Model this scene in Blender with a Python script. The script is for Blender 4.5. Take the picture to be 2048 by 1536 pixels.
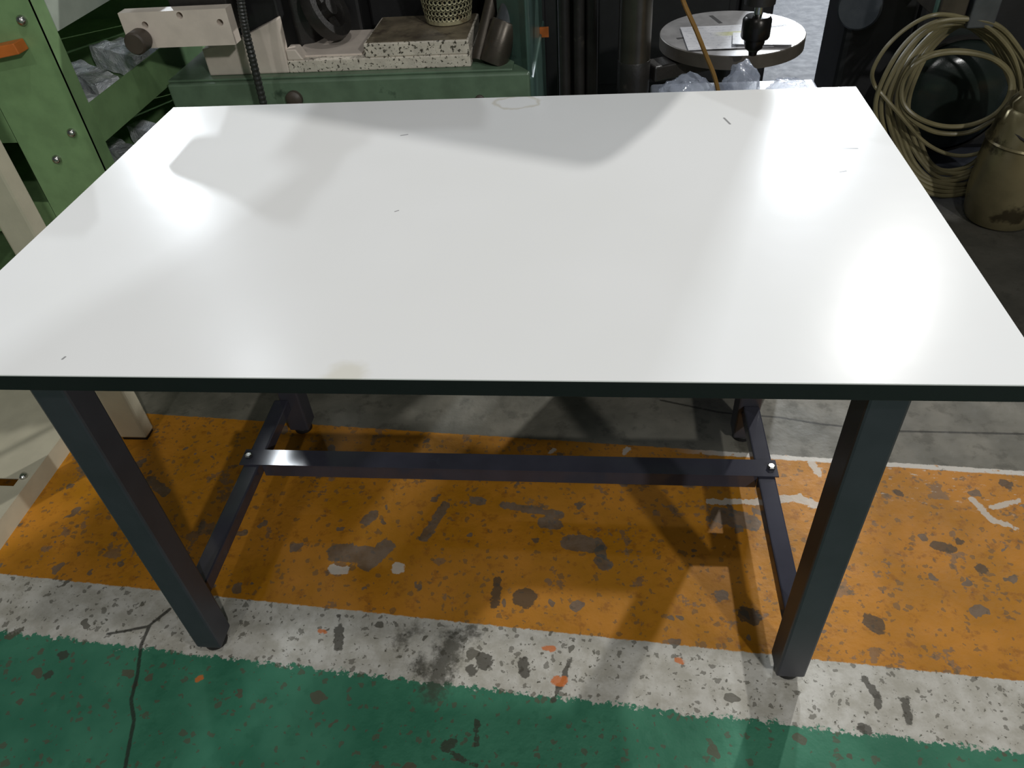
import bpy, bmesh, math, random
from mathutils import Vector, Matrix, Euler, noise as mnoise
random.seed(7)
for o in list(bpy.data.objects):
    bpy.data.objects.remove(o)
S = bpy.context.scene
COL = S.collection
R = math.radians

# ------------------------------------------------------------------ camera
FPX = 1515.57
cam_d = bpy.data.cameras.new('camera'); cam = bpy.data.objects.new('camera', cam_d)
cam_d.sensor_width = 36; cam_d.lens = FPX / 2048 * 36; cam_d.clip_start = .02
CL = Vector((.1851, -.6106, 1.2783)); CE = Euler((.8463, .0640, .0876), 'XYZ')
cam.location = CL; cam.rotation_euler = CE
COL.objects.link(cam); S.camera = cam
CM = CE.to_matrix()

# ------------------------------------------------------------------ light
w = bpy.data.worlds.new('hall'); S.world = w; w.use_nodes = True
w.node_tree.nodes['Background'].inputs[0].default_value = (.90, .96, 1, 1)
w.node_tree.nodes['Background'].inputs[1].default_value = .05
S.view_settings.view_transform = 'Standard'; S.view_settings.look = 'None'
S.view_settings.gamma = 1; S.view_settings.use_curve_mapping = False
S.view_settings.exposure = 0.0
def lamp(name, loc, power, size, aim, col=(1, 1, 1), sy=None):
    d = bpy.data.lights.new(name, 'AREA'); d.energy = power
    d.shape = 'RECTANGLE' if sy else 'DISK'; d.size = size
    if sy: d.size_y = sy
    d.color = col
    o = bpy.data.objects.new(name, d); COL.objects.link(o); o.location = loc
    o.rotation_euler = (Vector(aim) - Vector(loc)).to_track_quat('-Z', 'Y').to_euler()
    return o
COOL = (.88, .94, 1); NEUT = (1, .99, .965)
lamp('hall_lamp_back_right', (2.9, 9.0, 3.75), 420, .35, (.4, .6, .6), COOL, .2)
lamp('hall_lamp_back_left', (-5.8, 9.0, 4.0), 270, .16, (-.4, .6, .7), COOL)
lamp('hall_lamp_mid_left', (-3.25, 5.0, 5.16), 45, .5, (0, .4, .5), COOL)
lamp('hall_lamp_mid_right', (2.7, 5.0, 4.4), 170, .14, (.0, .4, .4), NEUT)
lamp('hall_lamp_overhead', (.9, -.6, 4.8), 24, .2, (-.1, .3, 0), NEUT)
lamp('hall_lamp_front_right', (3.2, -4.6, 3.7), 135, .25, (.2, .3, .2), NEUT)
lamp('hall_lamp_front_left', (-1.0, -3.4, 4.6), 26, .2, (-.2, .3, .2), NEUT)

# ------------------------------------------------------------------ helpers
def P(px, py, **k):
    """point of the place seen at a photograph pixel, at a given real depth / height"""
    d = CM @ Vector(((px - 1024) / FPX, -(py - 768) / FPX, -1))
    (a, v), = k.items(); i = 'xyz'.index(a)
    return CL + d * ((v - CL[i]) / d[i])

class MB:
    def __init__(s): s.bm = bmesh.new()
    def _add(s, vs, fs):
        b = [s.bm.verts.new(v) for v in vs]
        for f in fs:
            try: s.bm.faces.new([b[i] for i in f])
            except ValueError: pass
        return s
    def box(s, x0, x1, y0, y1, z0, z1, M=None):
        vs = [Vector((x, y, z)) for z in (z0, z1) for y in (y0, y1) for x in (x0, x1)]
        if M: vs = [M @ v for v in vs]
        return s._add(vs, [(0, 2, 3, 1), (4, 5, 7, 6), (0, 1, 5, 4), (2, 6, 7, 3), (0, 4, 6, 2), (1, 3, 7, 5)])
    def lathe(s, prof, n=32, M=None, cap=True):
        M = M or Matrix(); vs = []; fs = []
        for r, z in prof:
            for k in range(n):
                a = 2 * math.pi * k / n
                vs.append(M @ Vector((r * math.cos(a), r * math.sin(a), z)))
        for i in range(len(prof) - 1):
            for k in range(n):
                k2 = (k + 1) % n
                fs.append((i * n + k, i * n + k2, (i + 1) * n + k2, (i + 1) * n + k))
        if cap:
            fs.append(tuple(range(n))[::-1]); fs.append(tuple(range((len(prof) - 1) * n, len(prof) * n)))
        return s._add(vs, fs)
    def cyl(s, a, b, r, r2=None, n=24):
        a = Vector(a); b = Vector(b); d = b - a
        M = Matrix.Translation(a) @ d.to_track_quat('Z', 'Y').to_matrix().to_4x4()
        return s.lathe([(r, 0), (r if r2 is None else r2, d.length)], n, M)
    def tube(s, pts, r, n=8, closed=False):
        pts = [Vector(p) for p in pts]; m = len(pts); vs = []; fs = []
        up = None
        for i, p in enumerate(pts):
            if closed: t = pts[(i + 1) % m] - pts[i - 1]
            else: t = pts[min(i + 1, m - 1)] - pts[max(i - 1, 0)]
            t.normalize()
            if up is None: up = t.orthogonal().normalized()
            up = (up - t * up.dot(t)).normalized(); v = t.cross(up)
            rr = r(i / (m - 1)) if callable(r) else r
            for k in range(n):
                a = 2 * math.pi * k / n
                vs.append(p + (up * math.cos(a) + v * math.sin(a)) * rr)
        for i in range(m if closed else m - 1):
            j = (i + 1) % m
            for k in range(n):
                k2 = (k + 1) % n
                fs.append((i * n + k, i * n + k2, j * n + k2, j * n + k))
        if not closed:
            fs.append(tuple(range(n))[::-1]); fs.append(tuple(range((m - 1) * n, m * n)))
        return s._add(vs, fs)
    def prism(s, poly, axis, a, b):
        """extrude a 2-D outline along an axis"""
        def mk(u, v, c):
            return {'x': (c, u, v), 'y': (u, c, v), 'z': (u, v, c)}[axis]
        n = len(poly)
        vs = [mk(u, v, a) for u, v in poly] + [mk(u, v, b) for u, v in poly]
        fs = [tuple(range(n)), tuple(range(n, 2 * n))[::-1]] + [(i, (i + 1) % n, n + (i + 1) % n, n + i) for i in range(n)]
        return s._add(vs, fs)
    def build(s, name, mat, parent=None, bevel=0, seg=2, smooth=False):
        bmesh.ops.recalc_face_normals(s.bm, faces=s.bm.faces)
        if bevel:
            es = [e for e in s.bm.edges if len(e.link_faces) == 2 and e.calc_face_angle(0) > .5]
            bmesh.ops.bevel(s.bm, geom=es, offset=bevel, segments=seg, affect='EDGES', profile=.5, clamp_overlap=True)
        me = bpy.data.meshes.new(name); s.bm.to_mesh(me); s.bm.free()
        me.materials.append(mat)
        if smooth:
            for p in me.polygons: p.use_smooth = True
            try: me.set_sharp_from_angle(angle=R(38))
            except Exception: pass
        o = bpy.data.objects.new(name, me); COL.objects.link(o)
        if parent:
            o.parent = parent
            o.matrix_parent_inverse = Matrix.Translation(-parent.location)
        return o

def tag(o, label=None, cat=None, group=None, kind=None):
    for k, v in (('label', label), ('category', cat), ('group', group), ('kind', kind)):
        if v: o[k] = v
    return o
def thing(name, loc, label, cat, group=None):
    o = bpy.data.objects.new(name, None); o.empty_display_size = .05; o.location = loc; COL.objects.link(o)
    return tag(o, label, cat, group)

# ------------------------------------------------------------------ materials
class NT:
    def __init__(s, name):
        s.m = bpy.data.materials.new(name); s.m.use_nodes = True; s.t = s.m.node_tree
        s.b = s.t.nodes['Principled BSDF']
    def n(s, typ, **kw):
        nd = s.t.nodes.new(typ)
        for k, v in kw.items(): setattr(nd, k, v)
        return nd
    def l(s, a, b): s.t.links.new(a, b)
    def set(s, sock, v):
        if hasattr(v, 'is_output') or isinstance(v, bpy.types.NodeSocket): s.l(v, sock)
        else: sock.default_value = v
    def math(s, op, a, b=0.0, c=None, clamp=False):
        nd = s.n('ShaderNodeMath', operation=op, use_clamp=clamp)
        s.set(nd.inputs[0], a); s.set(nd.inputs[1], b)
        if c is not None: s.set(nd.inputs[2], c)
        return nd.outputs[0]
    def vmath(s, op, a, b=(0, 0, 0), out=0, scale=None):
        nd = s.n('ShaderNodeVectorMath', operation=op)
        s.set(nd.inputs[0], a); s.set(nd.inputs[1], b)
        if scale is not None: s.set(nd.inputs['Scale'], scale)
        return nd.outputs[out]
    def step(s, v, lo, hi):
        nd = s.n('ShaderNodeMapRange', interpolation_type='SMOOTHSTEP')
        s.set(nd.inputs[0], v); nd.inputs[1].default_value = lo; nd.inputs[2].default_value = hi
        nd.inputs[3].default_value = 0; nd.inputs[4].default_value = 1
        return nd.outputs[0]
    def mix(s, f, a, b):
        nd = s.n('ShaderNodeMix', data_type='RGBA')
        s.set(nd.inputs[0], f); s.set(nd.inputs[6], a); s.set(nd.inputs[7], b)
        return nd.outputs[2]
    def noise(s, vec, scale, detail=3, rough=.55, dist=0, out=0):
        nd = s.n('ShaderNodeTexNoise'); s.set(nd.inputs['Vector'], vec)
        nd.inputs['Scale'].default_value = scale; nd.inputs['Detail'].default_value = detail
        nd.inputs['Roughness'].default_value = rough; nd.inputs['Distortion'].default_value = dist
        return nd.outputs[out]
    def pos(s): return s.n('ShaderNodeNewGeometry').outputs['Position']
def c4(c): return tuple(c) + (1,) if len(c) == 3 else tuple(c)
def sr(r, g, b):
    f = lambda v: (v / 255 / 12.92) if v <= 10 else ((v / 255 + .055) / 1.055) ** 2.4
    return (f(r), f(g), f(b), 1)
def paint(name, col, rough=.45, metal=0, var=.15, scale=18, wear=None, wear_t=(.62, .70), wscale=40, bump=.03, bscale=120, coat=0, spec=.5):
    m = NT(name); p = m.pos(); col = c4(col)
    n1 = m.noise(p, scale, 4)
    dark = tuple(c * (1 - var) for c in col[:3]) + (1,); lite = tuple(min(1, c * (1 + var)) for c in col[:3]) + (1,)
    c = m.mix(m.step(n1, .3, .7), dark, lite)
    if wear:
        c = m.mix(m.step(m.noise(p, wscale, 5, .6), *wear_t), c, c4(wear))
    m.l(c, m.b.inputs['Base Color'])
    m.b.inputs['Roughness'].default_value = rough; m.b.inputs['Metallic'].default_value = metal
    m.b.inputs['Specular IOR Level'].default_value = spec
    m.b.inputs['Coat Weight'].default_value = coat
    m.b.inputs['Coat Roughness'].default_value = .08
    if bump:
        b = m.n('ShaderNodeBump'); b.inputs['Strength'].default_value = bump; b.inputs['Distance'].default_value = .01
        m.l(m.noise(p, bscale, 3), b.inputs['Height']); m.l(b.outputs[0], m.b.inputs['Normal'])
    return m.m
M_green = paint('rack_green_paint', sr(126, 158, 110), .42, var=.10, wear=sr(80, 105, 70), wear_t=(.66, .8), wscale=15)
M_palegreen = paint('pale_grey_green', sr(176, 186, 174), .5, var=.08)  # paler tone used on the upper shelf
M_mgreen = paint('machine_green_paint', sr(96, 118, 96), .4, var=.14, wear=sr(60, 78, 62), wscale=9)
M_teal = paint('dark_teal_paint', sr(72, 96, 88), .28, var=.12, wear=sr(52, 66, 60), wscale=8)
M_cream = paint('cream_paint', sr(214, 202, 190), .5, var=.07, wear=sr(160, 148, 134), wear_t=(.64, .8), wscale=14)
M_creamplate = paint('cream_sheet_metal', sr(192, 186, 164), .5, var=.05, wear=sr(150, 146, 124), wear_t=(.68, .8), wscale=11)
M_speck = paint('chipped_cream_paint', sr(204, 196, 182), .55, var=.1, wear=sr(70, 66, 56), wear_t=(.57, .61), wscale=130, scale=40, bump=.15)
M_grime = paint('oily_grime', sr(112, 102, 84), .5, var=.35, scale=14, wear=sr(70, 60, 50), wear_t=(.5, .7), wscale=20, bump=.15)
M_dark = paint('dark_cast_iron', sr(40, 38, 36), .42, var=.2, wear=sr(66, 62, 56), wear_t=(.6, .75), wscale=25, bump=.08)
M_black = paint('black_machine_paint', sr(26, 26, 27), .5, var=.2)
M_brown = paint('oily_brown_steel', sr(74, 68, 60), .35, .5, var=.25, scale=12, wear=sr(92, 70, 52), wear_t=(.6, .75), wscale=18)
M_column = paint('oiled_steel_column', sr(86, 82, 74), .3, .7, var=.2, scale=9)
M_steel = paint('bright_steel', sr(190, 190, 186), .25, 1, var=.1)
M_table_iron = paint('machined_iron', sr(176, 174, 174), .3, .55, var=.12, scale=30)
M_iron_side = paint('raw_iron_side', sr(92, 86, 78), .45, .3, var=.12)
M_chuck = paint('blackened_chuck', sr(46, 44, 42), .3, .8, var=.15)
M_leg = paint('charcoal_powder_coat', sr(58, 58, 65), .42, var=.08, bump=.02, bscale=400)
M_bar = paint('dark_grey_bar_paint', sr(60, 60, 70), .11, var=.08, bump=.0, wear=sr(70, 74, 84), wear_t=(.62, .72), wscale=12)
M_rubber = paint('black_rubber', sr(20, 20, 21), .6, var=.1)
M_edge = paint('black_edge_band', sr(23, 21, 24), .5, var=.1)
M_orange = paint('orange_paint', sr(196, 108, 44), .5, var=.1)
M_conduit = paint('black_flexible_conduit', sr(44, 46, 44), .4, var=.2)
M_hose = paint('olive_beige_hose', sr(120, 112, 82), .38, var=.2, scale=10)
M_brass = paint('tarnished_brass', sr(134, 124, 92), .32, .5, var=.2, scale=8, wear=sr(74, 66, 48), wscale=7)
M_cord = paint('brown_cord', sr(128, 96, 46), .5, var=.2)
M_drum = paint('dark_green_drum', sr(34, 42, 38), .22, var=.15, scale=6)
M_greyplate = paint('grey_plate', sr(84, 88, 92), .3, .4, var=.15)
M_knob = paint('dark_brown_knob', sr(70, 62, 54), .5, var=.15)
M_greybox = paint('grey_crate_plastic', sr(150, 156, 170), .4, var=.08)
M_basket = paint('perforated_basket_metal', sr(176, 170, 138), .45, .3, var=.2, scale=40, wear=sr(120, 100, 74), wear_t=(.55, .7), wscale=30)

def laminate():
    m = NT('white_laminate'); p = m.pos()
    c = m.mix(m.step(m.noise(p, 2.2, 3), .3, .7), sr(243, 243, 241), sr(247, 247, 246))
    # two yellowish stains and a few scuffs
    def blob(px, py, r, a=1.0):
        q = P(px, py, z=.74)
        d = m.vmath('LENGTH', m.vmath('MULTIPLY', m.vmath('SUBTRACT', p, tuple(q)), (1 / r, a / r, 0)), out=1)
        return m.math('ADD', d, m.math('MULTIPLY', m.math('SUBTRACT', m.noise(p, 45, 3), .5), .8))
    def seg(pa, pb, r):
        a = P(*pa, z=.74); b = P(*pb, z=.74); d = b - a
        ap = m.vmath('SUBTRACT', p, tuple(a))
        h = m.math('DIVIDE', m.vmath('DOT_PRODUCT', ap, tuple(d), out=1), d.length_squared)
        h = m.math('MINIMUM', m.math('MAXIMUM', h, 0.0), 1.0)
        cl = m.vmath('SCALE', tuple(d), scale=h)
        return m.math('DIVIDE', m.vmath('LENGTH', m.vmath('SUBTRACT', ap, cl), out=1), r)
    ring = blob(1035, 205, .042, 1.4)
    ringm = m.math('MULTIPLY', m.step(ring, 1.15, .95), m.step(ring, .7, 1.0))
    c = m.mix(m.math('MULTIPLY', ringm, .35), c, sr(176, 158, 104))
    c = m.mix(m.math('MULTIPLY', m.step(blob(690, 752, .03), 1.1, .4), .3), c, sr(196, 184, 140))
    sc = None
    for a, b, r in (((1660, 297), (1714, 297), .0022), ((802, 271), (815, 269), .0016), ((1448, 236), (1460, 248), .002), ((1600, 294), (1630, 293), .001),
                    ((125, 718), (130, 714), .0016), ((790, 423), (797, 421), .0012), ((1680, 344), (1692, 342), .0014)):
        v = seg(a, b, r); sc = v if sc is None else m.math('MINIMUM', sc, v)
    c = m.mix(m.math('MULTIPLY', m.step(sc, 1.3, .5), .75), c, sr(110, 108, 110))
    m.l(c, m.b.inputs['Base Color'])
    m.l(m.math('ADD', m.math('MULTIPLY', m.noise(p, 5, 3), .04), .20), m.b.inputs['Roughness'])
    m.b.inputs['Specular IOR Level'].default_value = .05
    b = m.n('ShaderNodeBump'); b.inputs['Strength'].default_value = .02; b.inputs['Distance'].default_value = .01
    m.l(m.noise(p, 12, 2), b.inputs['Height']); m.l(b.outputs[0], m.b.inputs['Normal'])
    return m.m
M_lam = laminate()

def floor_mat():
    m = NT('painted_workshop_floor'); p = m.pos()
    sx = m.n('ShaderNodeSeparateXYZ'); m.l(p, sx.inputs[0]); X, Y = sx.outputs[0], sx.outputs[1]
    u = m.math('ADD', Y, m.math('MULTIPLY', X, .0655))
    nA = m.noise(p, 60, 4, .7); nB = m.noise(p, 7, 3, .6); nC = m.noise(p, 22, 4, .65); nF = m.noise(p, 160, 2, .6)
    rag = m.math('ADD', m.math('MULTIPLY', m.math('SUBTRACT', nA, .5), .050), m.math('MULTIPLY', m.math('SUBTRACT', nF, .5), .012))
    ur = m.math('ADD', u, rag)
    ur2 = m.math('ADD', u, m.math('MULTIPLY', m.math('SUBTRACT', nA, .5), .010))
    # base tones
    conc = m.mix(m.step(nB, .3, .7), sr(98, 96, 86), sr(128, 124, 112))
    conc = m.mix(m.math('MULTIPLY', m.step(nC, .52, .66), .5), conc, sr(76, 74, 66))
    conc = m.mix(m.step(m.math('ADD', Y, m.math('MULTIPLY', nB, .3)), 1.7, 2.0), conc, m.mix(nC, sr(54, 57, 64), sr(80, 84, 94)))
    bare = m.mix(m.step(nC, .35, .65), sr(74, 76, 72), sr(100, 100, 96))
    orange = m.mix(m.step(m.noise(p, 5, 4, .6), .35, .65), sr(174, 116, 14), sr(196, 130, 36))
    orange = m.mix(m.math('MULTIPLY', m.step(m.noise(p, 34, 5, .7), .53, .66), .55), orange, sr(138, 84, 24))
    white = m.mix(m.step(nC, .35, .65), sr(176, 172, 160), sr(202, 199, 190))
    green = m.mix(m.step(nB, .3, .7), sr(46, 110, 84), sr(64, 128, 100))
    green = m.mix(m.math('MULTIPLY', m.step(m.noise(p, 30, 4), .55, .7), .4), green, sr(36, 98, 72))
    # chip masks
    v = m.n('ShaderNodeTexVoronoi'); v.inputs['Scale'].default_value = 22; m.l(m.vmath('ADD', p, m.vmath('SCALE', m.noise(p, 30, 2, out=1), scale=.04)), v.inputs['Vector'])
    vs = m.n('ShaderNodeSeparateColor'); m.l(v.outputs['Color'], vs.inputs[0])
    spot = m.math('LESS_THAN', v.outputs['Distance'], m.math('MULTIPLY', m.math('POWER', vs.outputs[0], 2.5), .34))
    v2 = m.n('ShaderNodeTexVoronoi'); v2.inputs['Scale'].default_value = 75; m.l(m.vmath('ADD', p, m.vmath('SCALE', m.noise(p, 80, 2, out=1), scale=.02)), v2.inputs['Vector'])
    vs2 = m.n('ShaderNodeSeparateColor'); m.l(v2.outputs['Color'], vs2.inputs[0])
    fleck = m.math('LESS_THAN', v2.outputs['Distance'], m.math('MULTIPLY', m.math('POWER', vs2.outputs[1], 1.9), .48))
    patch = m.step(m.noise(p, 13, 5, .68), .60, .625)
    chips = m.math('MAXIMUM', spot, m.math('MULTIPLY', fleck, .8))
    orange = m.mix(m.math('MAXIMUM', m.math('MULTIPLY', spot, .75), m.math('MULTIPLY', patch, .55)), orange, bare)
    orange = m.mix(m.math('MULTIPLY', fleck, .55), orange, sr(92, 82, 64))
    white = m.mix(m.math('MULTIPLY', chips, .8), white, sr(82, 78, 66))
    white = m.mix(m.step(m.noise(p, 90, 4, .75), .60, .66), white, sr(96, 92, 80))
    green = m.mix(m.math('MULTIPLY', chips, .75), green, sr(92, 76, 62))
    # scuffed white scratches on the orange near its far border
    scr = m.math('MULTIPLY', m.step(m.noise(m.vmath('MULTIPLY', p, (1, 3, 1)), 42, 5, .7), .60, .66),
                 m.math('MULTIPLY', m.step(u, .46, .58), m.step(X, .35, .8)))
    orange = m.mix(m.math('MULTIPLY', scr, .8), orange, sr(206, 196, 182))
    line = m.math('MULTIPLY', m.step(ur2, .618, .622), m.math('MULTIPLY', m.step(X, .35, .5), m.step(nA, .30, .42)))
    orange = m.mix(line, orange, sr(208, 202, 192))
    # bands
    col = m.mix(m.step(ur, .016, .020), green, white)
    col = m.mix(m.step(ur2, .140, .143), col, orange)
    col = m.mix(m.step(ur2, .632, .635), col, conc)
    # stains, painted light patches and painted shade, each with its own shape: (end a, end b, half width in metres)
    at1 = m.n('ShaderNodeAttribute', attribute_name='marks_a'); at2 = m.n('ShaderNodeAttribute', attribute_name='marks_b')
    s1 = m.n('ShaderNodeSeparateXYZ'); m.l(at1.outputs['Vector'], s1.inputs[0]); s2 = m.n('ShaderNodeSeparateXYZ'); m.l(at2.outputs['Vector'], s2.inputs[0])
    wob = m.math('ADD', m.math('MULTIPLY', m.math('SUBTRACT', m.noise(p, 55, 4, .6), .5), .022), m.math('MULTIPLY', m.math('SUBTRACT', nF, .5), .006))
    def msk(d, k=1.0, e=.0012): return m.step(m.math('ADD', d, m.math('MULTIPLY', wob, k)), e, -e)
    col = m.mix(m.math('MULTIPLY', msk(s1.outputs[1]), .75), col, bare)
    col = m.mix(m.math('MULTIPLY', msk(s1.outputs[2]), .8), col, sr(204, 198, 186))
    col = m.mix(m.math('MULTIPLY', msk(s1.outputs[0]), .82), col, sr(62, 58, 48))
    col = m.mix(m.math('MULTIPLY', msk(s2.outputs[0], .6), .85), col, sr(206, 112, 40))
    at3 = m.n('ShaderNodeAttribute', attribute_name='marks_c'); s3 = m.n('ShaderNodeSeparateXYZ'); m.l(at3.outputs['Vector'], s3.inputs[0])
    sm = m.step(m.math('ADD', s3.outputs[0], m.math('MULTIPLY', m.math('SUBTRACT', nA, .5), .09)), .018, -.016)
    col = m.mix(m.math('MULTIPLY', sm, .8), col, sr(58, 56, 46))
    ckk = msk(s2.outputs[1], .12, .0012)
    col = m.mix(m.math('MULTIPLY', m.step(m.math('ADD', s2.outputs[2], m.math('MULTIPLY', m.math('SUBTRACT', nB, .5), .12)), .03, -.03), .75), col, sr(44, 42, 36))  # shade on the right-hand floor, put into the colour as a darker zone
    col = m.mix(m.math('MULTIPLY', ckk, .85), col, sr(40, 38, 32))
    m.l(col, m.b.inputs['Base Color']); m.b.inputs['Specular IOR Level'].default_value = .35
    m.l(m.math('ADD', m.math('MULTIPLY', nC, .3), .45), m.b.inputs['Roughness'])
    h = m.noise(p, 70, 2, .6)
    b = m.n('ShaderNodeBump'); b.inputs['Strength'].default_value = .25; b.inputs['Distance'].default_value = .004
    m.l(h, b.inputs['Height']); m.l(b.outputs[0], m.b.inputs['Normal'])
    return m.m
M_floor = floor_mat()

def plastic(name, col=(.85, .88, .95, 1), tr=.75, rough=.12):
    m = NT(name); p = m.pos()
    m.b.inputs['Base Color'].default_value = col; m.b.inputs['Roughness'].default_value = rough
    m.b.inputs['Transmission Weight'].default_value = tr; m.b.inputs['IOR'].default_value = 1.2
    m.b.inputs['Coat Weight'].default_value = 1; m.b.inputs['Coat Roughness'].default_value = .05
    b = m.n('ShaderNodeBump'); b.inputs['Strength'].default_value = .6; b.inputs['Distance'].default_value = .01
    m.l(m.noise(p, 60, 4, .6, 1.0), b.inputs['Height']); m.l(b.outputs[0], m.b.inputs['Normal'])
    return m.m
M_bag = plastic('clear_plastic_bag', (.55, .60, .72, 1), 0, .15)
_t = M_bag.node_tree; _mx = _t.nodes.new('ShaderNodeMixShader'); _tr = _t.nodes.new('ShaderNodeBsdfTransparent')
_mx.inputs[0].default_value = .45; _t.links.new(_tr.outputs[0], _mx.inputs[1]); _t.links.new(_t.nodes['Principled BSDF'].outputs[0], _mx.inputs[2])
_t.links.new(_mx.outputs[0], _t.nodes['Material Output'].inputs[0])
def wrapmat():
    m = NT('plastic_wrapped_steel'); p = m.pos()
    c = m.mix(m.step(m.noise(p, 30, 4), .35, .65), sr(214, 218, 226), sr(250, 252, 255))
    m.l(c, m.b.inputs['Base Color']); m.b.inputs['Roughness'].default_value = .2; m.b.inputs['Metallic'].default_value = .1
    m.b.inputs['Coat Weight'].default_value = 1; m.b.inputs['Coat Roughness'].default_value = .08
    b = m.n('ShaderNodeBump'); b.inputs['Strength'].default_value = .9; b.inputs['Distance'].default_value = .012
    m.l(m.noise(p, 70, 4, .65, 1.5), b.inputs['Height']); m.l(b.outputs[0], m.b.inputs['Normal'])
    return m.m
M_wrap = wrapmat()
def papermat():
    m = NT('printed_sheet_in_sleeve'); tc = m.n('ShaderNodeTexCoord').outputs['Object']
    sx = m.n('ShaderNodeSeparateXYZ'); m.l(tc, sx.inputs[0])
    x, y = sx.outputs[0], sx.outputs[1]
    c = m.mix(m.step(m.noise(tc, 120, 4, .7), .58, .66), sr(216, 216, 220), sr(172, 174, 186))
    band = m.math('MULTIPLY', m.step(m.math('ABSOLUTE', m.math('SUBTRACT', y, .025)), .022, .012), m.step(x, -.04, .03))
    c = m.mix(m.math('MULTIPLY', band, .7), c, sr(206, 206, 110))
    rows = m.math('MULTIPLY', m.math('LESS_THAN', m.math('PINGPONG', m.math('ADD', y, 5.0), .011), .003), m.step(m.noise(m.vmath('MULTIPLY', tc, (60, 160, 1)), 1, 2), .5, .6))
    c = m.mix(m.math('MULTIPLY', rows, .35), c, sr(120, 124, 140))
    m.l(c, m.b.inputs['Base Color']); m.b.inputs['Roughness'].default_value = .4
    m.b.inputs['Coat Weight'].default_value = .8; m.b.inputs['Coat Roughness'].default_value = .1
    return m.m
M_paper = papermat()

# ------------------------------------------------------------------ setting
import numpy as np
# hand-placed paint chips, stains, cracks and painted light patches: (end a, end b, half width in metres), stored as distance to the mark
smudge = [((868, 1375), (905, 1285), .022), ((905, 1285), (945, 1262), .012), ((840, 1330), (850, 1340), .012), ((800, 1285), (830, 1260), .006)]
dark = [((1046, 1320), (1048, 1346), .009), ((1120, 1370), (1142, 1318), .004),
        ((1108, 1400), (1118, 1372), .004), ((678, 1232), (682, 1262), .003), ((678, 1262), (676, 1292), .010), ((967, 1318), (969, 1325), .014), ((940, 1335), (947, 1345), .008),
        ((890, 1495), (905, 1485), .009), ((890, 1500), (950, 1530), .004), ((995, 1160), (990, 1210), .008), ((955, 1445), (953, 1490), .004),
        ((1048, 1195), (1050, 1196), .022), ((1730, 1360), (1755, 1392), .007), ((1755, 1392), (1756, 1410), .006), ((1808, 1400), (1818, 1440), .007), ((1725, 1455), (1735, 1462), .009),
        ((1495, 1230), (1500, 1232), .018), ((1745, 1245), (1752, 1250), .018), ((1870, 1090), (1900, 1098), .011), ((1916, 1082), (1918, 1084), .008),
        ((125, 1310), (128, 1312), .009), ((94, 1350), (97, 1350), .009), ((2010, 968), (2018, 970), .012), ((1795, 985), (1797, 987), .009), ((1960, 1135), (1965, 1138), .010)]
grey = [((675, 1105), (735, 1110), .022), ((735, 1125), (770, 1095), .020), ((735, 1040), (745, 1030), .014), ((850, 1075), (890, 1010), .011), ((945, 1000), (965, 1003), .010), ((1010, 1010), (1120, 1030), .010), ((1090, 1045), (1110, 1048), .016),
        ((1140, 1085), (1190, 1090), .020), ((1440, 1030), (1500, 1045), .022), ((1200, 1120), (1210, 1130), .014), ((300, 960), (330, 985), .012), ((1440, 1190), (1445, 1190), .012)]
white_m = [((1420, 1003), (1540, 1004), .008), ((1540, 1000), (1600, 995), .010), ((1600, 998), (1640, 1012), .010), ((1945, 1000), (1985, 1040), .008), ((1985, 1040), (2030, 1055), .006), ((1985, 1015), (2040, 1000), .006),
           ((665, 1138), (690, 1140), .010), ((795, 1135), (797, 1136), .013), ((1102, 905), (1106, 900), .006), ((1250, 905), (1256, 898), .007), ((1622, 925), (1640, 950), .008)]  # first pair on this line: patches of lamp light put into the colour
red = [((1088, 1296), (1105, 1298), .006), ((1112, 1360), (1125, 1362), .009), ((395, 1360), (402, 1356), .005), ((640, 1262), (650, 1264), .004), ((1355, 1320), (1365, 1325), .005)]
chain = lambda pts, wd: [(pts[i], pts[i + 1], wd) for i in range(len(pts) - 1)]
cracks = chain([(340, 1218), (300, 1250), (282, 1290), (275, 1350), (262, 1400), (268, 1440), (250, 1536), (240, 1640)], .0034) + chain([(300, 1252), (250, 1262), (214, 1268)], .0028)
cracks += chain([(1320, 800), (1440, 825), (1560, 835), (1640, 848), (1780, 862), (2048, 868)], .0030) + chain([(1560, 130), (1690, 127), (1790, 120)], .006) + chain([(1600, 95), (1680, 92), (1760, 96)], .004)
def axis_pts(lo, hi, a, b, st):
    out = list(np.arange(a, b + 1e-6, st)); d = st * 2; x = a
    while x > lo: x -= d; d *= 1.5; out.insert(0, max(x, lo))
    d = st * 2; x = b
    while x < hi: x += d; d *= 1.5; out.append(min(x, hi))
    return np.array(out)
gx = axis_pts(-9, 9, -1.35, 1.45, .0042); gy = axis_pts(-7, 12, -.42, .98, .0042)
GX, GY = np.meshgrid(gx, gy, indexing='ij'); nx_, ny_ = GX.shape
def field(lst):
    best = np.full(GX.shape, 1.0)
    for a, b, r in lst:
        a = P(*a, z=0); b = P(*b, z=0); dx, dy = b.x - a.x, b.y - a.y; l2 = max(dx * dx + dy * dy, 1e-9)
        h = np.clip(((GX - a.x) * dx + (GY - a.y) * dy) / l2, 0, 1)
        best = np.minimum(best, np.hypot(GX - a.x - h * dx, GY - a.y - h * dy) - r)
    return best.ravel()
me = bpy.data.meshes.new('floor')
vv = np.stack([GX.ravel(), GY.ravel(), np.zeros(GX.size)], 1)
ii = (np.arange(nx_ - 1)[:, None] * ny_ + np.arange(ny_ - 1)[None, :]).ravel()
ff = np.stack([ii, ii + ny_, ii + ny_ + 1, ii + 1], 1)
nv = len(vv); me.vertices.add(nv); me.vertices.foreach_set('co', vv.ravel())
me.loops.add(ff.size); me.loops.foreach_set('vertex_index', ff.ravel().astype(np.int32))
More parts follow.
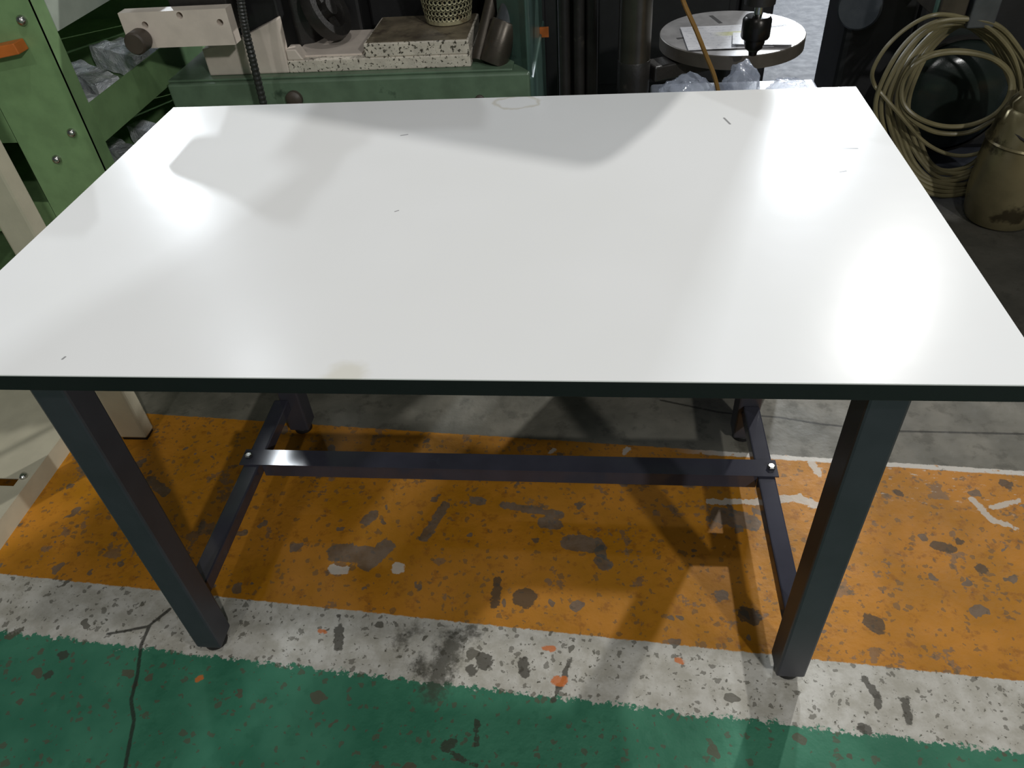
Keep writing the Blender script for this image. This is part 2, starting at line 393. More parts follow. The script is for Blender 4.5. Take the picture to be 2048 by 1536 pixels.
me.polygons.add(len(ff)); me.polygons.foreach_set('loop_start', (np.arange(len(ff)) * 4).astype(np.int32))
me.update(calc_edges=True); me.validate()
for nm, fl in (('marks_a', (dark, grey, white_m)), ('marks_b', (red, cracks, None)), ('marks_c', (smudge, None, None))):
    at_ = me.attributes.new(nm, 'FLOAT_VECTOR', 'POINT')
    at_.data.foreach_set('vector', np.stack([field(q) if q else (np.hypot(np.maximum(1.05 - GX, 0), GY - 1.22) - .42).ravel() for q in fl], 1).ravel().astype(np.float32))  # without a list: distance to the shade zone painted at the right
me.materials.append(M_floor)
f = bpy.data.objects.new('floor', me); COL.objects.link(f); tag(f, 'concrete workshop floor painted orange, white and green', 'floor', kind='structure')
M_wall = paint('hall_wall_paint', sr(120, 122, 120), .8, var=.1, scale=2)
for nm, bb in (('wall_back', (-9, 9, 12, 12.1, 0, 6)), ('wall_front', (-9, 9, -7.1, -7, 0, 6)), ('wall_left', (-9.1, -9, -7, 12, 0, 6)), ('wall_right', (9, 9.1, -7, 12, 0, 6))):
    tag(MB().box(*bb).build(nm, M_wall), 'plain grey wall of the workshop hall', 'wall', kind='structure')

# ------------------------------------------------------------------ workbench
bench = thing('workbench', (0, .4, 0), 'workbench with a glossy white top, black edge and charcoal steel legs', 'workbench')
HW, D, H, TH = .6453, .8032, .74, .0247
MB().box(-HW, HW, 0, D, H - .0016, H).build('laminate_top', M_lam, bench)
MB().box(-HW + .0004, HW - .0004, .0004, D - .0004, H - TH, H - .0016).build('edge_banded_board', M_edge, bench, bevel=.001, seg=1)
LS = .0485; LX0, LX1 = -.5452, .5477; YF, YB = .0593, .628
leg_spots = [(LX0, YF), (LX1 - LS, YF), (LX0, YB), (LX1 - LS, YB)]
for x, y in leg_spots:
    lg = MB().box(x, x + LS, y, y + LS, .016, H - TH - .001).build('leg', M_leg, bench, bevel=.004)
    MB().lathe([(.017, 0), (.021, .002), (.021, .012), (.016, .0165)], 20, Matrix.Translation((x + LS / 2, y + LS / 2, 0))).build('rubber_foot', M_rubber, lg, smooth=True)
    MB().box(x - .004, x + LS + .004, y - .0 + .002, y + LS + .05, H - TH - .006, H - TH).build('mounting_plate', M_edge, lg)
for x in (LX0, LX1 - LS):
    yf = y
    fr = 1 if x > 0 else -1
    MB().cyl((x + LS * .62, YF - .004, H - TH - .020), (x + LS * .62, YF + .002, H - TH - .020), .0075, n=12).build('bolt', M_steel, bench, bevel=.001, seg=1)
ZS = .118
for x0 in (.509, -.556):
    st = MB().box(x0, x0 + .034, YF + LS, YB, ZS - .032, ZS).build('side_stretcher', M_bar, bench, bevel=.003)
br = MB().box(-.564, .549, .4215, .4655, ZS + .001, ZS + .004).box(-.514, .508, .4215, .4245, ZS - .030, ZS + .0012).box(-.514, .508, .4625, .4655, ZS - .030, ZS + .0012).build('centre_stretcher', M_bar, bench)
for x in (.537, -.549):
    b = MB().lathe([(.0085, 0), (.0085, .006), (.006, .008)], 6, Matrix.Translation((x, .4435, ZS + .004))).build('bolt', M_steel, br)
for y in (.075, .64):
    MB().box(LX0 + LS, LX1 - LS, y + .01, y + .03, H - TH - .03, H - TH - .0005).build('top_rail', M_edge, bench)

# ------------------------------------------------------------------ green storage rack on the left
rack = thing('storage_rack', (-1.2, 1.4, 0), 'green bolted steel rack with plastic-wrapped bars on its shelves', 'rack')
XR = -.953
def channel(y, sgn):
    mb = MB()
    mb.box(XR - .185, XR, y, y + .004 * sgn, 0, .98) if sgn > 0 else mb.box(XR - .185, XR, y - .004, y, 0, .98)
    y0, y1 = sorted((y, y + .045 * sgn))
    mb.box(XR - .004, XR, y0, y1, 0, .98).box(XR - .185, XR - .181, y0, y1, 0, .98)
    return mb
up1 = channel(.95, 1).build('upright', M_green, rack, bevel=.0015, seg=1)
up2 = channel(1.95, -1).build('upright', M_green, rack, bevel=.0015, seg=1)
MB().box(-1.72, -1.56, .95, .954, 0, .98).box(-1.72, -1.716, .95, .995, 0, .98).build('upright', M_green, rack)
MB().box(-1.72, -1.56, 1.946, 1.95, 0, .98).build('upright', M_green, rack)
for px, py in ((45, 40), (145, 265), (115, 318)):
    q = P(px, py, y=.95)
    Mx = Matrix.Translation(q) @ Matrix.Rotation(R(90), 4, 'X')
    MB().lathe([(.0105, 0), (.0105, .005), (.007, .010), (.001, .012)], 14, Mx).build('bolt', M_steel, up1, smooth=True)
for z0, zt, mt in ((.595, .682, M_green), (.838, .925, M_palegreen), (.36, .44, M_green), (.12, .20, M_green)):
    sh = MB().box(-1.70, XR - .005, 1.0, 1.90, z0 + .02, z0 + .024).build('shelf_tray', mt, rack)
    MB().box(XR - .004, XR, .9955, 1.9045, z0, zt).box(XR - .016, XR, .9955, 1.9045, z0 - .002, z0).build('front_lip', mt, sh)
    MB().box(-1.555, XR - .19, .995, .999, z0, zt).build('end_lip', M_green, sh)

MB().box(-1.724, -1.720, .95, 1.95, .05, .98).build('back_light_stop', M_green, rack)  # added sheet, keeps the back-left lamp out of the shelves
MB().box(-1.72, XR - .19, 1.952, 1.956, .05, .98).build('end_panel', M_green, rack)  # added sheet closing the far end against the back-left lamp

def parcel(name, c, L, W, Hh, rz, label, ry=0, seed=0, group='plastic-wrapped bars on the green rack'):
    """crumpled plastic-wrapped steel bar"""
    bm = bmesh.new(); bmesh.ops.create_cube(bm, size=1)
    bmesh.ops.subdivide_edges(bm, edges=bm.edges[:], cuts=7, use_grid_fill=True)
    rr = random.Random(seed)
    for v in bm.verts:
        v.co = Vector((v.co.x * L, v.co.y * W, v.co.z * Hh))
        n = mnoise.noise_vector(v.co * 38 + Vector((seed * 3.1, 0, 0))); v.co += n * .0045
        v.co.z = max(v.co.z, -Hh / 2)
    mb = MB(); mb.bm.free(); mb.bm = bm
    o = mb.build(name, M_wrap)
    o.location = c; o.rotation_euler = (0, ry, rz)
    return tag(o, label, 'wrapped bar', group)
zt = .62
parcel('wrapped_bar', (-1.085, 1.225, zt + .031), .23, .060, .052, R(-38), 'widest plastic-wrapped bar, on the upper green rack shelf, middle of three', seed=1)
parcel('wrapped_bar', (-1.085, 1.098, zt + .024), .22, .036, .040, R(-38), 'plastic-wrapped bar on the upper rack shelf nearest the bolted green upright', seed=2)
parcel('wrapped_bar', (-1.105, 1.168, zt + .022), .24, .026, .036, R(-38), 'narrow plastic-wrapped bar between two wider ones on the rack shelf', seed=3)
parcel('wrapped_bar', (-1.075, 1.375, zt + .034), .20, .050, .060, R(-30), 'plastic-wrapped bar on the rack shelf behind the round dark knob', seed=4)
parcel('wrapped_bar', (-1.085, 1.490, zt + .022), .20, .060, .036, R(-20), 'plastic-wrapped bar farthest along the rack shelf, under the cream bar', seed=5)
parcel('wrapped_bar', (-1.060, 1.20, .385 + .052), .20, .05, .10, R(-35), 'plastic-wrapped bar on the lower rack shelf, seen just past the table corner', seed=6)
parcel('wrapped_bar', (-1.075, 1.40, .385 + .036), .20, .05, .065, R(-30), 'plastic-wrapped bar on the lower rack shelf behind the table back corner', seed=7)
parcel('wrapped_bar', (-1.27, 1.08, zt + .04), .16, .07, .07, R(50), 'plastic-wrapped lump on the rack shelf left of the bolted upright', seed=8)

# orange bar lying across the rack end, cream post and cream base plate
q0 = P(0, 118, y=.93); q1 = P(47, 92, y=.93)
ob = MB().box(-.16, 0, -.018, .018, -.011, .011)
o = ob.build('orange_bar', M_orange, bevel=.002); o.location = q1 + Vector((-.005, 0, 0)); o.rotation_euler = (0, R(-8), 0)
tag(o, 'short orange painted bar sticking out against the green rack', 'bar')
stand = thing('cream_post', (-.937, .63, 0), 'cream painted square steel post standing left of the white workbench', 'post')
MB().box(-.972, -.902, .60, .64, .008, 1.1).build('post', M_creamplate, stand, bevel=.006)
MB().box(-.968, -.906, .604, .636, 0, .008).build('foot', M_rubber, stand)
base = thing('cream_floor_stand', (-1.4, .4, 0), 'low cream sheet-metal base with a slot, on the floor left of the workbench', 'stand')
mb = MB()
# top sheet with a long slot in it
mb.box(-1.7, -1.085, -.2, .405, .047, .05).box(-1.7, -1.085, .428, .90, .047, .05).box(-1.112, -1.085, .405, .428, .047, .05)
mb.build('top_sheet', M_creamplate, base)
MB().box(-1.088, -1.085, -.2, .90, 0, .0468).build('side_panel', M_creamplate, base)
MB().box(-1.7, -1.697, -.2, .90, 0, .0468).build('side_panel', M_creamplate, base)
q = P(48, 955, z=.05)
MB().lathe([(.008, 0), (.008, .006), (.005, .009)], 12, Matrix.Translation(q)).build('screw', M_steel, base, smooth=True)

# ------------------------------------------------------------------ green metalworking machine
mac = thing('metalworking_machine', (-.42, 1.5, 0), 'green metalworking machine with chipped cream castings behind the white table', 'machine')
MB().box(-.905, .022, 1.25, 1.72, 0, .628).build('base_casting', M_mgreen, mac, bevel=.006)
MB().box(-.905, -.02, 1.262, 1.70, .628, .634).build('base_ledge', M_mgreen, mac, bevel=.002)
MB().prism([(-.80, .634), (-.588, .634), (-.585, .764), (-.685, .725), (-.80, .70)], 'y', 1.285, 1.312).build('cream_casting', M_cream, mac, bevel=.004)
MB().box(-.588, -.124, 1.285, 1.50, .634, .664).build('chipped_slab', M_speck, mac, bevel=.003)
MB().box(-.575, -.400, 1.31, 1.50, .664, .668).build('worn_slide', M_cream, mac)
MB().prism([(-.586, .664), (-.545, .664), (-.560, .690), (-.586, .690)], 'y', 1.287, 1.33).build('slide_stop', M_cream, mac, bevel=.003)
rb = MB().box(-.386, -.125, 1.287, 1.50, .664, .697).build('raised_block', M_speck, mac, bevel=.003)
MB().box(-.380, -.130, 1.293, 1.495, .697, .6985).build('greasy_top', M_grime, rb)
# cream bar with three holes (real holes: bar built of an outline with tubes)
def holed_bar():
    bm = bmesh.new()
    q = [P(237, 27, y=1.15), P(450, 18, y=1.15), P(472, 92, y=1.15), P(257, 98, y=1.15)]
    x0, x1, z0, z1 = -.901, -.644, .748, .826
    holes = [(P(290, 50, y=1.15), .0075), (P(359, 31, y=1.15), .0075), (P(440, 45, y=1.15), .0075)]
    hs = [(h.x, h.z, r) for h, r in holes]
    hs.sort()
    N = 16; y0, y1 = 1.15, 1.185
    xs = [x0] + [(hs[i][0] + hs[i + 1][0]) / 2 for i in range(2)] + [x1]
    faces = []
    for (hx, hz, r), xa, xb in zip(hs, xs[:-1], xs[1:]):
        ring = [(hx + r * math.cos(2 * math.pi * k / N), hz + r * math.sin(2 * math.pi * k / N)) for k in range(N)]
        def outp(k):
            a = 2 * math.pi * k / N; c, s_ = math.cos(a), math.sin(a); t = 1e9
            if c > 1e-6: t = min(t, (xb - hx) / c)
            if c < -1e-6: t = min(t, (xa - hx) / c)
            if s_ > 1e-6: t = min(t, (z1 - hz) / s_)
            if s_ < -1e-6: t = min(t, (z0 - hz) / s_)
            return [hx + t * c, hz + t * s_]
        out = [outp(k) for k in range(N)]
        for cx, cz in ((xa, z0), (xa, z1), (xb, z0), (xb, z1)):
            j = min(range(N), key=lambda k: (out[k][0] - cx) ** 2 + (out[k][1] - cz) ** 2); out[j] = [cx, cz]
        for y in (y0, y1):
            vr = [bm.verts.new((a, y, b)) for a, b in ring]; vo = [bm.verts.new((a, y, b)) for a, b in out]
            for k in range(N): bm.faces.new((vr[k], vr[(k + 1) % N], vo[(k + 1) % N], vo[k]))
            if y == y0: v0 = vr
            else:
                for k in range(N): bm.faces.new((v0[k], v0[(k + 1) % N], vr[(k + 1) % N], vr[k]))
    for A, B in (((x0, z0), (x1, z0)), ((x1, z0), (x1, z1)), ((x1, z1), (x0, z1)), ((x0, z1), (x0, z0))):
        bm.faces.new([bm.verts.new(v) for v in ((A[0], y0, A[1]), (B[0], y0, B[1]), (B[0], y1, B[1]), (A[0], y1, A[1]))])
    mb = MB(); mb.bm.free(); mb.bm = bm
    return mb
hb = holed_bar().build('three_hole_bar', M_cream, mac)
MB().box(-.895, -.650, 1.185, 1.20, .752, .822).build('bar_backing', M_dark, hb)
MB().box(-.80, -.66, 1.20, 1.30, .76, .86).build('bar_bracket', M_dark, mac, bevel=.004)
k = P(267, 90, y=1.10)
kb = MB().lathe([(.010, .048), (.022, .045), (.0245, .038), (.0245, .004), (.021, 0)], 28, Matrix.Translation((k.x, 1.103, k.z)) @ Matrix.Rotation(R(-90), 4, 'X'))
kb.build('round_knob', M_knob, mac, smooth=True)
MB().box(-.80, -.588, 1.3125, 1.50, .634, .93).build('black_saddle', M_black, mac, bevel=.006)
# dark swivel head and handwheel above the slide
hx = P(600, 55, y=1.42)
MB().lathe([(.030, -.075), (.048, -.06), (.052, 0), (.050, .14), (.03, .16)], 8, Matrix.Translation((hx.x + .002, 1.44, hx.z - .0 + .02))).build('swivel_head', M_dark, mac, bevel=.004)
wc = P(652, 20, y=1.40)
mx = Matrix.Translation(wc) @ Matrix.Rotation(R(62), 4, 'Y') @ Matrix.Rotation(R(10), 4, 'X')
hw = MB().lathe([(.050, -.016), (.072, -.016), (.076, 0), (.072, .016), (.050, .016), (.046, 0), (.050, -.016)], 36, mx, cap=False).build('handwheel_rim', M_dark, mac, smooth=True)
MB().lathe([(.020, -.02), (.020, .02)], 20, mx).box(-.052, .052, -.007, .007, -.006, .006, mx).box(-.007, .007, -.052, .052, -.006, .006, mx).build('handwheel_hub', M_dark, hw)
# unseen head and motor on a column; head outline shaped to cast the table shadow
MB().box(-.84, -.44, 1.50, 1.70, .634, 1.0).build('column', M_black, mac, bevel=.01)
MB().lathe([(.02, -.15), (.075, -.145), (.088, -.12), (.088, .12), (.07, .15)], 28, Matrix.Translation((-.66, 1.44, .95)) @ Matrix.Rotation(R(90), 4, 'Y')).build('motor', M_black, mac, smooth=True)
MB().prism([(-.975, 1.0), (-.965, 1.02), (-.89, 1.045), (-.85, 1.073), (-.82, 1.077), (-.78, 1.05), (-.73, 1.03), (-.69, 1.0), (-.62, .98), (-.56, .935), (-.56, .86), (-.76, .86), (-.825, .93), (-.90, 1.0)], 'y', 1.22, 1.34).build('shadow_head', M_mgreen, mac, bevel=.01)
MB().box(-.44, .0, 1.58, 1.70, .634, .95).build('rear_guard', M_black, mac, bevel=.008)
# right-hand swivel arm and end guard
a0 = P(985, 128, y=1.31); a1 = P(1030, -10, y=1.36)
MB().cyl(a0, a0 + (a1 - a0) * .62, .036, .034).build('clamp_arm', M_brown, mac, bevel=.003, smooth=True)
MB().cyl(a0 + (a1 - a0) * .45, a1 + (a1 - a0) * .15, .026, .026).build('clamp_sleeve', M_greyplate, mac, bevel=.003, smooth=True)
e0 = P(955, 125, y=1.30); e1 = P(985, 0, y=1.40)
MB().cyl(e0 + Vector((0, .01, 0)), e1, .016, .018).build('side_rod', M_brown, mac, smooth=True)
MB().prism([(-.06, 1.36), (.0, 1.29), (.018, 1.262), (.026, 1.275), (.026, 1.72), (-.06, 1.72)], 'z', .60, 1.02).build('end_guard', M_teal, mac, bevel=.004)
MB().prism([(-.01, 1.262), (.022, 1.262), (.031, 1.270), (.031, 1.72), (-.01, 1.72)], 'z', 0, .61).build('end_panel', M_teal, mac, bevel=.004)
q = P(590, 197, y=1.25)
MB().lathe([(.021, 0), (.021, .012), (.014, .018), (.006, .019)], 20, Matrix.Translation((q.x, 1.2505, q.z)) @ Matrix.Rotation(R(90), 4, 'X')).build('face_plug', M_knob, mac, smooth=True)
q = P(960, 199, y=1.25)
MB().lathe([(.012, 0), (.012, .006), (.006, .009)], 16, Matrix.Translation((q.x, 1.2505, q.z)) @ Matrix.Rotation(R(90), 4, 'X')).build('face_plug', M_knob, mac, smooth=True)
cp = [P(px, py, y=1.17) for px, py in ((470, -60), (478, -20), (484, 20), (491, 60), (502, 105), (514, 155), (527, 208), (536, 250))]
cp += [Vector((cp[-1].x + .01, 1.19, .45)), Vector((cp[-1].x + .01, 1.215, .30)), Vector((cp[-1].x, 1.24, .22)), Vector((cp[-1].x, 1.262, .20))]
def spline(pts, n=8):
    out = []
    for i in range(len(pts) - 1):
        p0 = pts[max(i - 1, 0)]; p1 = pts[i]; p2 = pts[i + 1]; p3 = pts[min(i + 2, len(pts) - 1)]
        for k in range(n):
            t = k / n
            out.append(.5 * ((2 * p1) + (p2 - p0) * t + (2 * p0 - 5 * p1 + 4 * p2 - p3) * t * t + (3 * p1 - p0 - 3 * p2 + p3) * t ** 3))
    return out + [pts[-1]]
cpp = spline(cp, 22)
MB().tube(cpp, lambda t: .0092 + .0009 * math.sin(t * len(cpp) * 1.6), 10).build('flexible_conduit', M_conduit, mac, smooth=True)

# perforated basket on the greasy block
def basket():
    c = Vector((-.196, 1.445, .6985)); n, rows = 34, 10; h0, hh = .012, .0132
    r = lambda z: .058 + .14 * z
    bm = bmesh.new()
    def pt(a, z, dr=0): return c + Vector(((r(z) + dr) * math.cos(a), (r(z) + dr) * math.sin(a), z))
    da = 2 * math.pi / n
    for j in range(rows):
        for i in range(n):
            a0 = (i + .5 * (j % 2)) * da; ac = a0 + da / 2; z0 = h0 + j * hh; zc = z0 + hh / 2
            K = 8; rim = []; hole = []
            for k in range(K):
                t = 2 * math.pi * (k + .5) / K; cx, cz = math.cos(t), math.sin(t); mm = max(abs(cx), abs(cz))
                rim.append(bm.verts.new(pt(ac + cx / mm * da / 2, zc + cz / mm * hh / 2)))
                hole.append(bm.verts.new(pt(ac + cx * da * .30, zc + cz * hh * .30, -.0012)))
            for k in range(K): bm.faces.new((rim[k], rim[(k + 1) % K], hole[(k + 1) % K], hole[k]))
    mb = MB(); mb.bm.free(); mb.bm = bm
    M0 = Matrix.Translation(c)
    mb.lathe([(.052, .0), (r(0), .003), (r(h0), h0)], n, M0)
    zt_ = h0 + rows * hh
    mb.lathe([(r(zt_), zt_), (r(zt_) + .004, zt_ + .004), (r(zt_), zt_ + .008)], n, M0, cap=False)
    o = thing('perforated_basket', c, 'perforated metal basket standing on the greasy block of the green machine', 'basket')
    mb.build('basket_wall', M_basket, o)
    MB().lathe([(.045, .004), (.050, .006), (.066, .125), (.05, .135), (.02, .138)], 32, M0).build('basket_shade_core', M_dark, o, smooth=True)  # added dark core, stands for the shade inside the basket
    return o
    return tag(o, 'perforated metal basket standing on the greasy block of the green machine', 'basket')
basket()
# small orange label tab and dark machinery between machine and drill column
# ------------------------------------------------------------------ drill press
drl = thing('drill_press', (.287, 1.61, 0), 'pillar drill with a round machined table and dark column', 'drill press')
CX, CY = .287, 1.61
MB().cyl((CX, CY, .03), (CX, CY, 1.3), .045, n=40).build('column', M_column, drl, smooth=True)
MB().box(CX - .072, CX + .42, CY - .17, CY + .22, 0, .035).build('foot_plate', M_mgreen, drl, bevel=.01)
TX, TY, TZ = .570, 1.745, .55
rt = MB().lathe([(.19, TZ - .042), (.2045, TZ - .036), (.2045, TZ - .002), (.2025, TZ - .0002)], 72, Matrix.Translation((TX, TY, 0)))
rt = rt.build('round_table', M_iron_side, drl, smooth=True)
MB().lathe([(.001, 0), (.2022, 0), (.2022, .0008), (.001, .0008)], 72, Matrix.Translation((TX, TY, TZ - .0004)), cap=False).build('table_face', M_table_iron, rt)
for ang in (15, 105, 195, 285):
    mm = Matrix.Translation((TX, TY, TZ + .0005)) @ Matrix.Rotation(R(ang), 4, 'Z')
    MB().box(.085, .165, -.006, .006, 0, .0004, mm).build('table_slot', M_black, rt)
MB().cyl((CX, CY, .44), (CX, CY, .53), .0462, n=32).build('table_clamp', M_dark, drl, bevel=.003, smooth=True)
d = Vector((TX - CX, TY - CY, 0)); an = math.atan2(d.y, d.x)
mm = Matrix.Translation((CX, CY, 0)) @ Matrix.Rotation(an, 4, 'Z')
MB().prism([(.05, .45), (.34, .48), (.34, .508), (.05, .52)], 'y', -.035, .035)
mbx = MB(); mbx.box(.05, .34, -.035, .035, .465, .508, mm); mbx.build('table_arm', M_dark, drl, bevel=.005)
mbx = MB(); mbx.cyl((TX, TY, .40), (TX, TY, .51), .04, .05); mbx.build('table_boss', M_dark, drl, smooth=True)
s = P(1512, 60, y=1.48); SX, SY = s.x, 1.48
zt_ = P(1505, 110, y=1.48).z
MB().lathe([(.010, 0), (.012, .010), (.022, .018), (.026, .032), (.026, .040), (.034, .043), (.0365, .048), (.036, .088), (.030, .096), (.014, .100)], 32, Matrix.Translation((SX, SY, zt_))).build('chuck', M_chuck, drl, smooth=True)
MB().cyl((SX, SY, zt_ + .099), (SX, SY, zt_ + .135), .011).build('spindle', M_steel, drl, smooth=True)
MB().cyl((SX, SY, zt_ + .125), (SX, SY, 1.02), .038, n=32).build('quill', M_dark, drl, smooth=True)
d = Vector((SX - CX, SY - CY, 0)); an = math.atan2(d.y, d.x)
mm = Matrix.Translation((CX, CY, 0)) @ Matrix.Rotation(an, 4, 'Z')
MB().box(-.16, .43, -.12, .12, 1.0, 1.28, mm).build('head', M_mgreen, drl, bevel=.03, seg=3)
MB().box(-.20, .45, -.13, .13, 1.282, 1.42, mm).build('belt_cover', M_dark, drl, bevel=.03, seg=3)
# sheets in plastic sleeves on the round table
def sheet(cx, cy, rz, L, W, z, label):
    n = 10; vs = []; fs = []
    mb = MB()
    for zz in (0, .0012):
        for i in range(n + 1):
            for j in range(n + 1):
                x = (i / n - .5) * L; y = (j / n - .5) * W
                vs.append(Vector((x, y, zz + .0015 * (1 + mnoise.noise(Vector((x * 9, y * 9, z * 50)))))))
    o_ = (n + 1) ** 2
    for i in range(n):
        for j in range(n):
            a = i * (n + 1) + j
            fs.append((a, a + 1, a + n + 2, a + n + 1)); fs.append((o_ + a, o_ + a + n + 1, o_ + a + n + 2, o_ + a + 1))
    rim = [i * (n + 1) for i in range(n + 1)] + [n * (n + 1) + j for j in range(1, n + 1)] + [i * (n + 1) + n for i in range(n - 1, -1, -1)] + [j for j in range(n - 1, 0, -1)]
    for a, b in zip(rim, rim[1:] + rim[:1]): fs.append((a, b, o_ + b, o_ + a))
    mb._add(vs, fs)
    o = mb.build('printed_sheet', M_paper, smooth=True); o.location = (cx, cy, z); o.rotation_euler = (0, 0, rz)
    return tag(o, label, 'sheet')
sheet(.545, 1.695, R(2), .23, .20, TZ + .0012, 'printed sheet with a yellow band lying on the round drill table')
sheet(.640, 1.650, R(-8), .16, .10, TZ + .0062, 'small plastic-sleeved sheet overlapping another on the round drill table')

# crate behind the table with a crumpled clear bag on it, and a thin brown cord
crate = thing('crate', (.46, 1.05, 0), 'pale grey crate standing close behind the white table', 'crate')
MB().box(.315, .66, .90, 1.16, .0, .60).build('crate_body', M_greybox, crate, bevel=.008)
MB().box(.307, .668, .892, 1.168, .60, .622).build('crate_lid', M_greybox, crate, bevel=.006)
def bag(c, sx, sy, sz, label, seed):
    bm = bmesh.new(); bmesh.ops.create_icosphere(bm, subdivisions=4, radius=1)
    for v in bm.verts:
        n = v.co.normalized()
        k = 1 + .28 * mnoise.noise(n * 2.2 + Vector((seed, 0, 0))) + .16 * abs(mnoise.noise(n * 5 + Vector((0, seed, 0)))) + .07 * mnoise.noise(n * 13)
        v.co = Vector((n.x * sx * k, n.y * sy * k, max(n.z, -.55) * sz * k))
    zmin = min(v.co.z for v in bm.verts)
    for v in bm.verts: v.co.z = max(v.co.z - zmin, 0)
    mb = MB(); mb.bm.free(); mb.bm = bm
    o = mb.build('plastic_bag', M_bag); o.location = c
    for p in o.data.polygons: p.use_smooth = True
    return tag(o, label, 'plastic bag', 'clear bags behind the table')
bag((.372, 1.015, .6225), .055, .042, .040, 'flat crumpled clear plastic bag behind the table, left of the brown cord', 1.3)
bag((.487, 1.03, .6225), .034, .042, .050, 'rounded clear plastic bag behind the table, right of the brown cord', 4.1)
bag((.595, 1.05, .6225), .045, .05, .022, 'low pale plastic bag behind the table, below the round drill table', 7.7)
cps = [P(1358, -40, y=.96), P(1366, 0, y=.96), P(1392, 60, y=.96), P(1412, 110, y=.96), P(1428, 150, y=.955), P(1437, 185, y=.95), P(1440, 210, y=.945)]
cps += [Vector((cps[-1].x + .004, .94, .632)), Vector((cps[-1].x + .03, .935, .6275)), Vector((cps[-1].x + .10, .925, .6275))]
cps = [Vector((.36, 1.50, 1.0)), Vector((.35, 1.38, .945)), Vector((.335, 1.18, .92))] + cps
cd = MB().tube(spline(cps, 8), .0045, 8).build('brown_cord', M_cord, smooth=True)
tag(cd, 'thin brown cord hanging in front of the round drill table', 'cord')

# ------------------------------------------------------------------ dark machinery behind
dm = thing('dark_cabinet', (.05, 2.9, 0), 'black machine cabinet in the dark behind the drill column', 'cabinet')
MB().box(-.25, .72, 2.55, 3.2, .03, .80).build('cabinet_body', M_black, dm, bevel=.015)
MB().box(.725, .85, 2.56, 3.0, 0, 1.35).build('cabinet_light_stop', M_black, dm, bevel=.01)  # added block, cuts the back-right lamp to narrow the floor's light wedge
MB().box(-.22, -.02, 2.53, 2.55, .12, .74).build('cabinet_door', M_black, dm, bevel=.004)
MB().box(.03, .68, 2.53, 2.55, .12, .74).build('cabinet_door', M_black, dm, bevel=.004)
for xx in (-.2, .62):
    MB().box(xx, xx + .06, 2.6, 3.1, 0, .03).build('foot', M_rubber, dm)
dk = thing('dark_pipe_stand', (.12, 1.80, 0), 'dark vertical pipes standing left of the drill column', 'pipe stand')
for i_, xx in enumerate((.085, .128, .168)):
    MB().cyl((xx, 1.78 + .006 * i_, .012), (xx, 1.78, 1.0), .018).build('pipe', M_dark, dk, smooth=True)
MB().box(.06, .19, 1.805, 1.815, .012, .98).build('pipe_light_stop', M_black, dk, bevel=.002, seg=1)  # added sheet, closes the pipe gaps to bound the light wedge
MB().box(.04, .21, 1.74, 1.86, 0, .012).build('base_plate', M_dark, dk)
q = P(1068, 65, y=1.60)
MB().box(.0255, .050, 1.597, 1.603, q.z - .013, q.z + .013).build('orange_tag', M_orange, mac)

# ------------------------------------------------------------------ right side: dark machine, hose coil, brass tank
YC = 1.80
rm = thing('dark_machine', (1.5, 2.3, 0), 'dark machine on the right with a round glossy drum and hose clamp', 'machine')
b0 = P(1668, 160, y=2.12)
MB().box(1.0, 1.22, 2.12, 2.4, 0, .62).build('machine_plinth', M_black, rm, bevel=.02)
MB().box(1.22, 2.3, 2.12, 2.4, 0, 1.25).build('machine_body', M_black, rm, bevel=.02)
c0 = P(1905, 195, y=1.98)
MB().lathe([(.001, 0), (.06, .004), (.12, .014), (.165, .034), (.18, .06), (.18, .20)], 56, Matrix.Translation((c0.x, 1.93, c0.z)) @ Matrix.Rotation(R(-90), 4, 'X'), cap=False).build('round_drum', M_drum, rm, smooth=True)
MB().lathe([(.182, .05), (.190, .05), (.190, .075), (.182, .075)], 56, Matrix.Translation((c0.x, 1.93, c0.z)) @ Matrix.Rotation(R(-90), 4, 'X'), cap=False).build('drum_band', M_dark, rm, smooth=True)
g0 = P(1692, 35, y=2.10)
MB().lathe([(.001, 0), (.062, 0), (.068, .006), (.068, .03)], 40, Matrix.Translation((g0.x + .03, 2.085, g0.z + .03)) @ Matrix.Rotation(R(-90), 4, 'X') @ Matrix.Rotation(R(25), 4, 'Y'), cap=False).build('pulley_guard', M_greyplate, rm, smooth=True)
k0 = P(1880, -12, y=YC); k1 = P(1975, 46, y=YC)
MB().box(k0.x, P(1925, 20, y=YC).x, YC - .03, 2.13, P(1900, 34, y=YC).z, k0.z).build('hose_bracket', M_brown, rm, bevel=.004)
MB().box(P(1930, 20, y=YC).x, k1.x, YC - .045, YC + .05, k1.z, k0.z + .01).build('clamp_block', M_greyplate, rm, bevel=.004)
tp = P(1873, 12, y=YC)
MB().cyl((tp.x, YC - .01, tp.z - .015), (tp.x, YC - .01, tp.z + .12), .009).build('clamp_pipe', M_teal, rm, smooth=True)

coil = thing('hose_coil', (P(1900, 200, y=YC).x, YC, 0), 'coil of olive beige hose hanging on the dark machine at the right', 'hose coil')
def loop(pts, r, dy):
    w = [P(px, py, y=YC + dy + .012 * math.sin(i * 1.9)) for i, (px, py) in enumerate(pts)]
    n = len(w); out = []
    for i in range(n):
        p0, p1, p2, p3 = w[i - 1], w[i], w[(i + 1) % n], w[(i + 2) % n]
        for k in range(8):
            t = k / 8
            out.append(.5 * ((2 * p1) + (p2 - p0) * t + (2 * p0 - 5 * p1 + 4 * p2 - p3) * t * t + (3 * p1 - p0 - 3 * p2 + p3) * t ** 3))
    return MB().tube(out, r, 8, closed=True).build('hose_loop', M_hose, coil, smooth=True)
rs = random.Random(3)
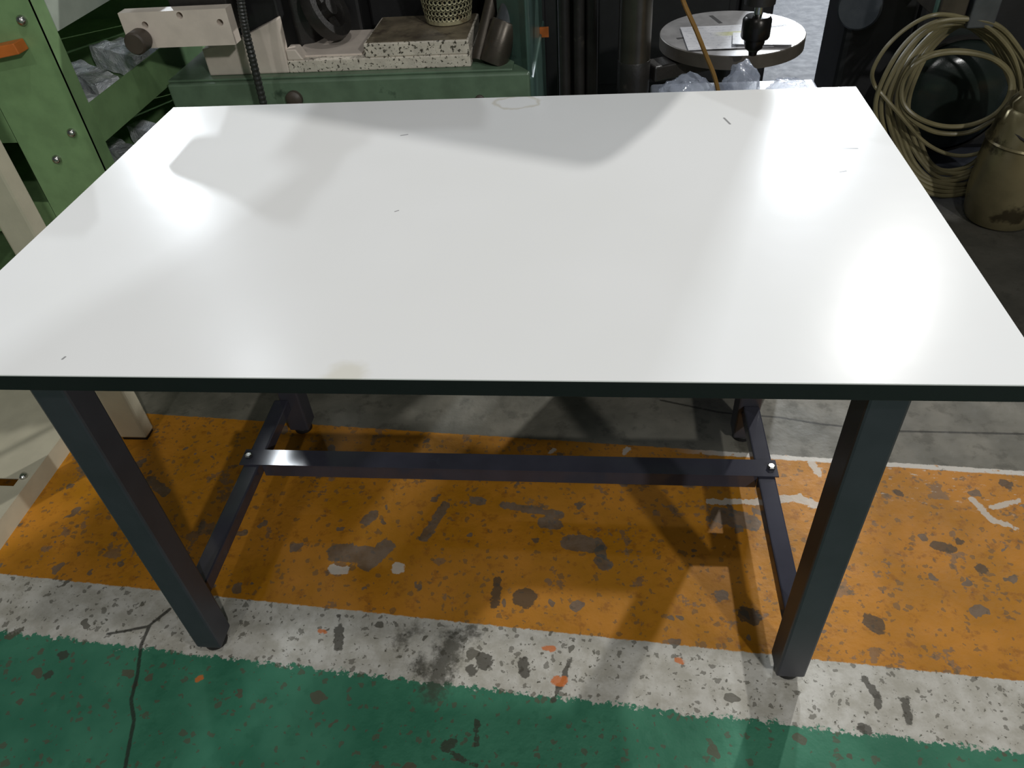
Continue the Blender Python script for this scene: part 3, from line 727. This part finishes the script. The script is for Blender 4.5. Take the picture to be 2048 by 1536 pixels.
# wide loops that pass over the clamp, left side fanning out
for i in range(8):
    t = i / 7
    pts = [(1890 + 4 * i, 40 + 2 * i), (1830 + 5 * i, 68 + 4 * i), (1782 + 6 * i, 130 + 5 * i), (1754 + 9 * i, 205 + 2 * i), (1768 + 9 * i, 285 - 3 * i),
           (1806 + 7 * i, 352 - 5 * i), (1868 + 3 * i, 390 - 7 * i), (1945, 385 - 8 * i), (2020 - 4 * i, 335 - 8 * i), (2066 - 6 * i, 250 - 4 * i),
           (2066 - 7 * i, 165), (2035 - 6 * i, 95 + 2 * i), (1985 - 3 * i, 50 + 3 * i)]
    pts = [(x + rs.uniform(-3, 3), y + rs.uniform(-4, 4)) for x, y in pts]
    loop(pts, .0072, -.03 + .009 * i)
# inner loops that sag in front of the drum
loop([(1830, 130), (1870, 110), (1925, 105), (1985, 118), (2018, 150), (2018, 190), (1990, 228), (1940, 250), (1885, 252), (1835, 235), (1806, 205), (1806, 165)], .0072, -.055)
loop([(1838, 120), (1880, 104), (1935, 103), (1992, 120), (2024, 155), (2020, 205), (1985, 240), (1935, 265), (1875, 265), (1828, 242), (1802, 208), (1808, 160)], .0072, -.045)
loop([(1868, 30), (1815, 55), (1772, 95), (1746, 140), (1748, 168), (1765, 190), (1800, 230), (1850, 285), (1905, 310), (1960, 305), (2010, 270), (2040, 200), (2030, 120), (1985, 62), (1930, 36)], .006, -.04)

TYK = 1.63; txc = P(1957, 330, y=TYK).x + .112
tk = thing('brass_tank', (txc, TYK, 0), 'tarnished brass tank standing in front of the hose coil', 'tank')
MT = Matrix.Translation((txc, TYK, 0))
MB().lathe([(.07, 0), (.092, .006), (.102, .03), (.112, .10), (.112, .19), (.108, .26), (.099, .315), (.088, .345), (.080, .352), (.080, .366), (.066, .385), (.02, .392)], 48, MT).build('tank_body', M_brass, tk, smooth=True)
MB().lathe([(.109, .252), (.113, .257), (.108, .262)], 48, MT, cap=False).build('tank_band', M_brass, tk, smooth=True)
hp = [Vector((txc - .09 * math.cos(a), TYK - .113 * math.sin(a), .330 - .05 * math.sin(a))) for a in [math.pi * k / 16 for k in range(17)]]
MB().tube(hp, .0035, 6).build('wire_handle', M_dark, tk, smooth=True)
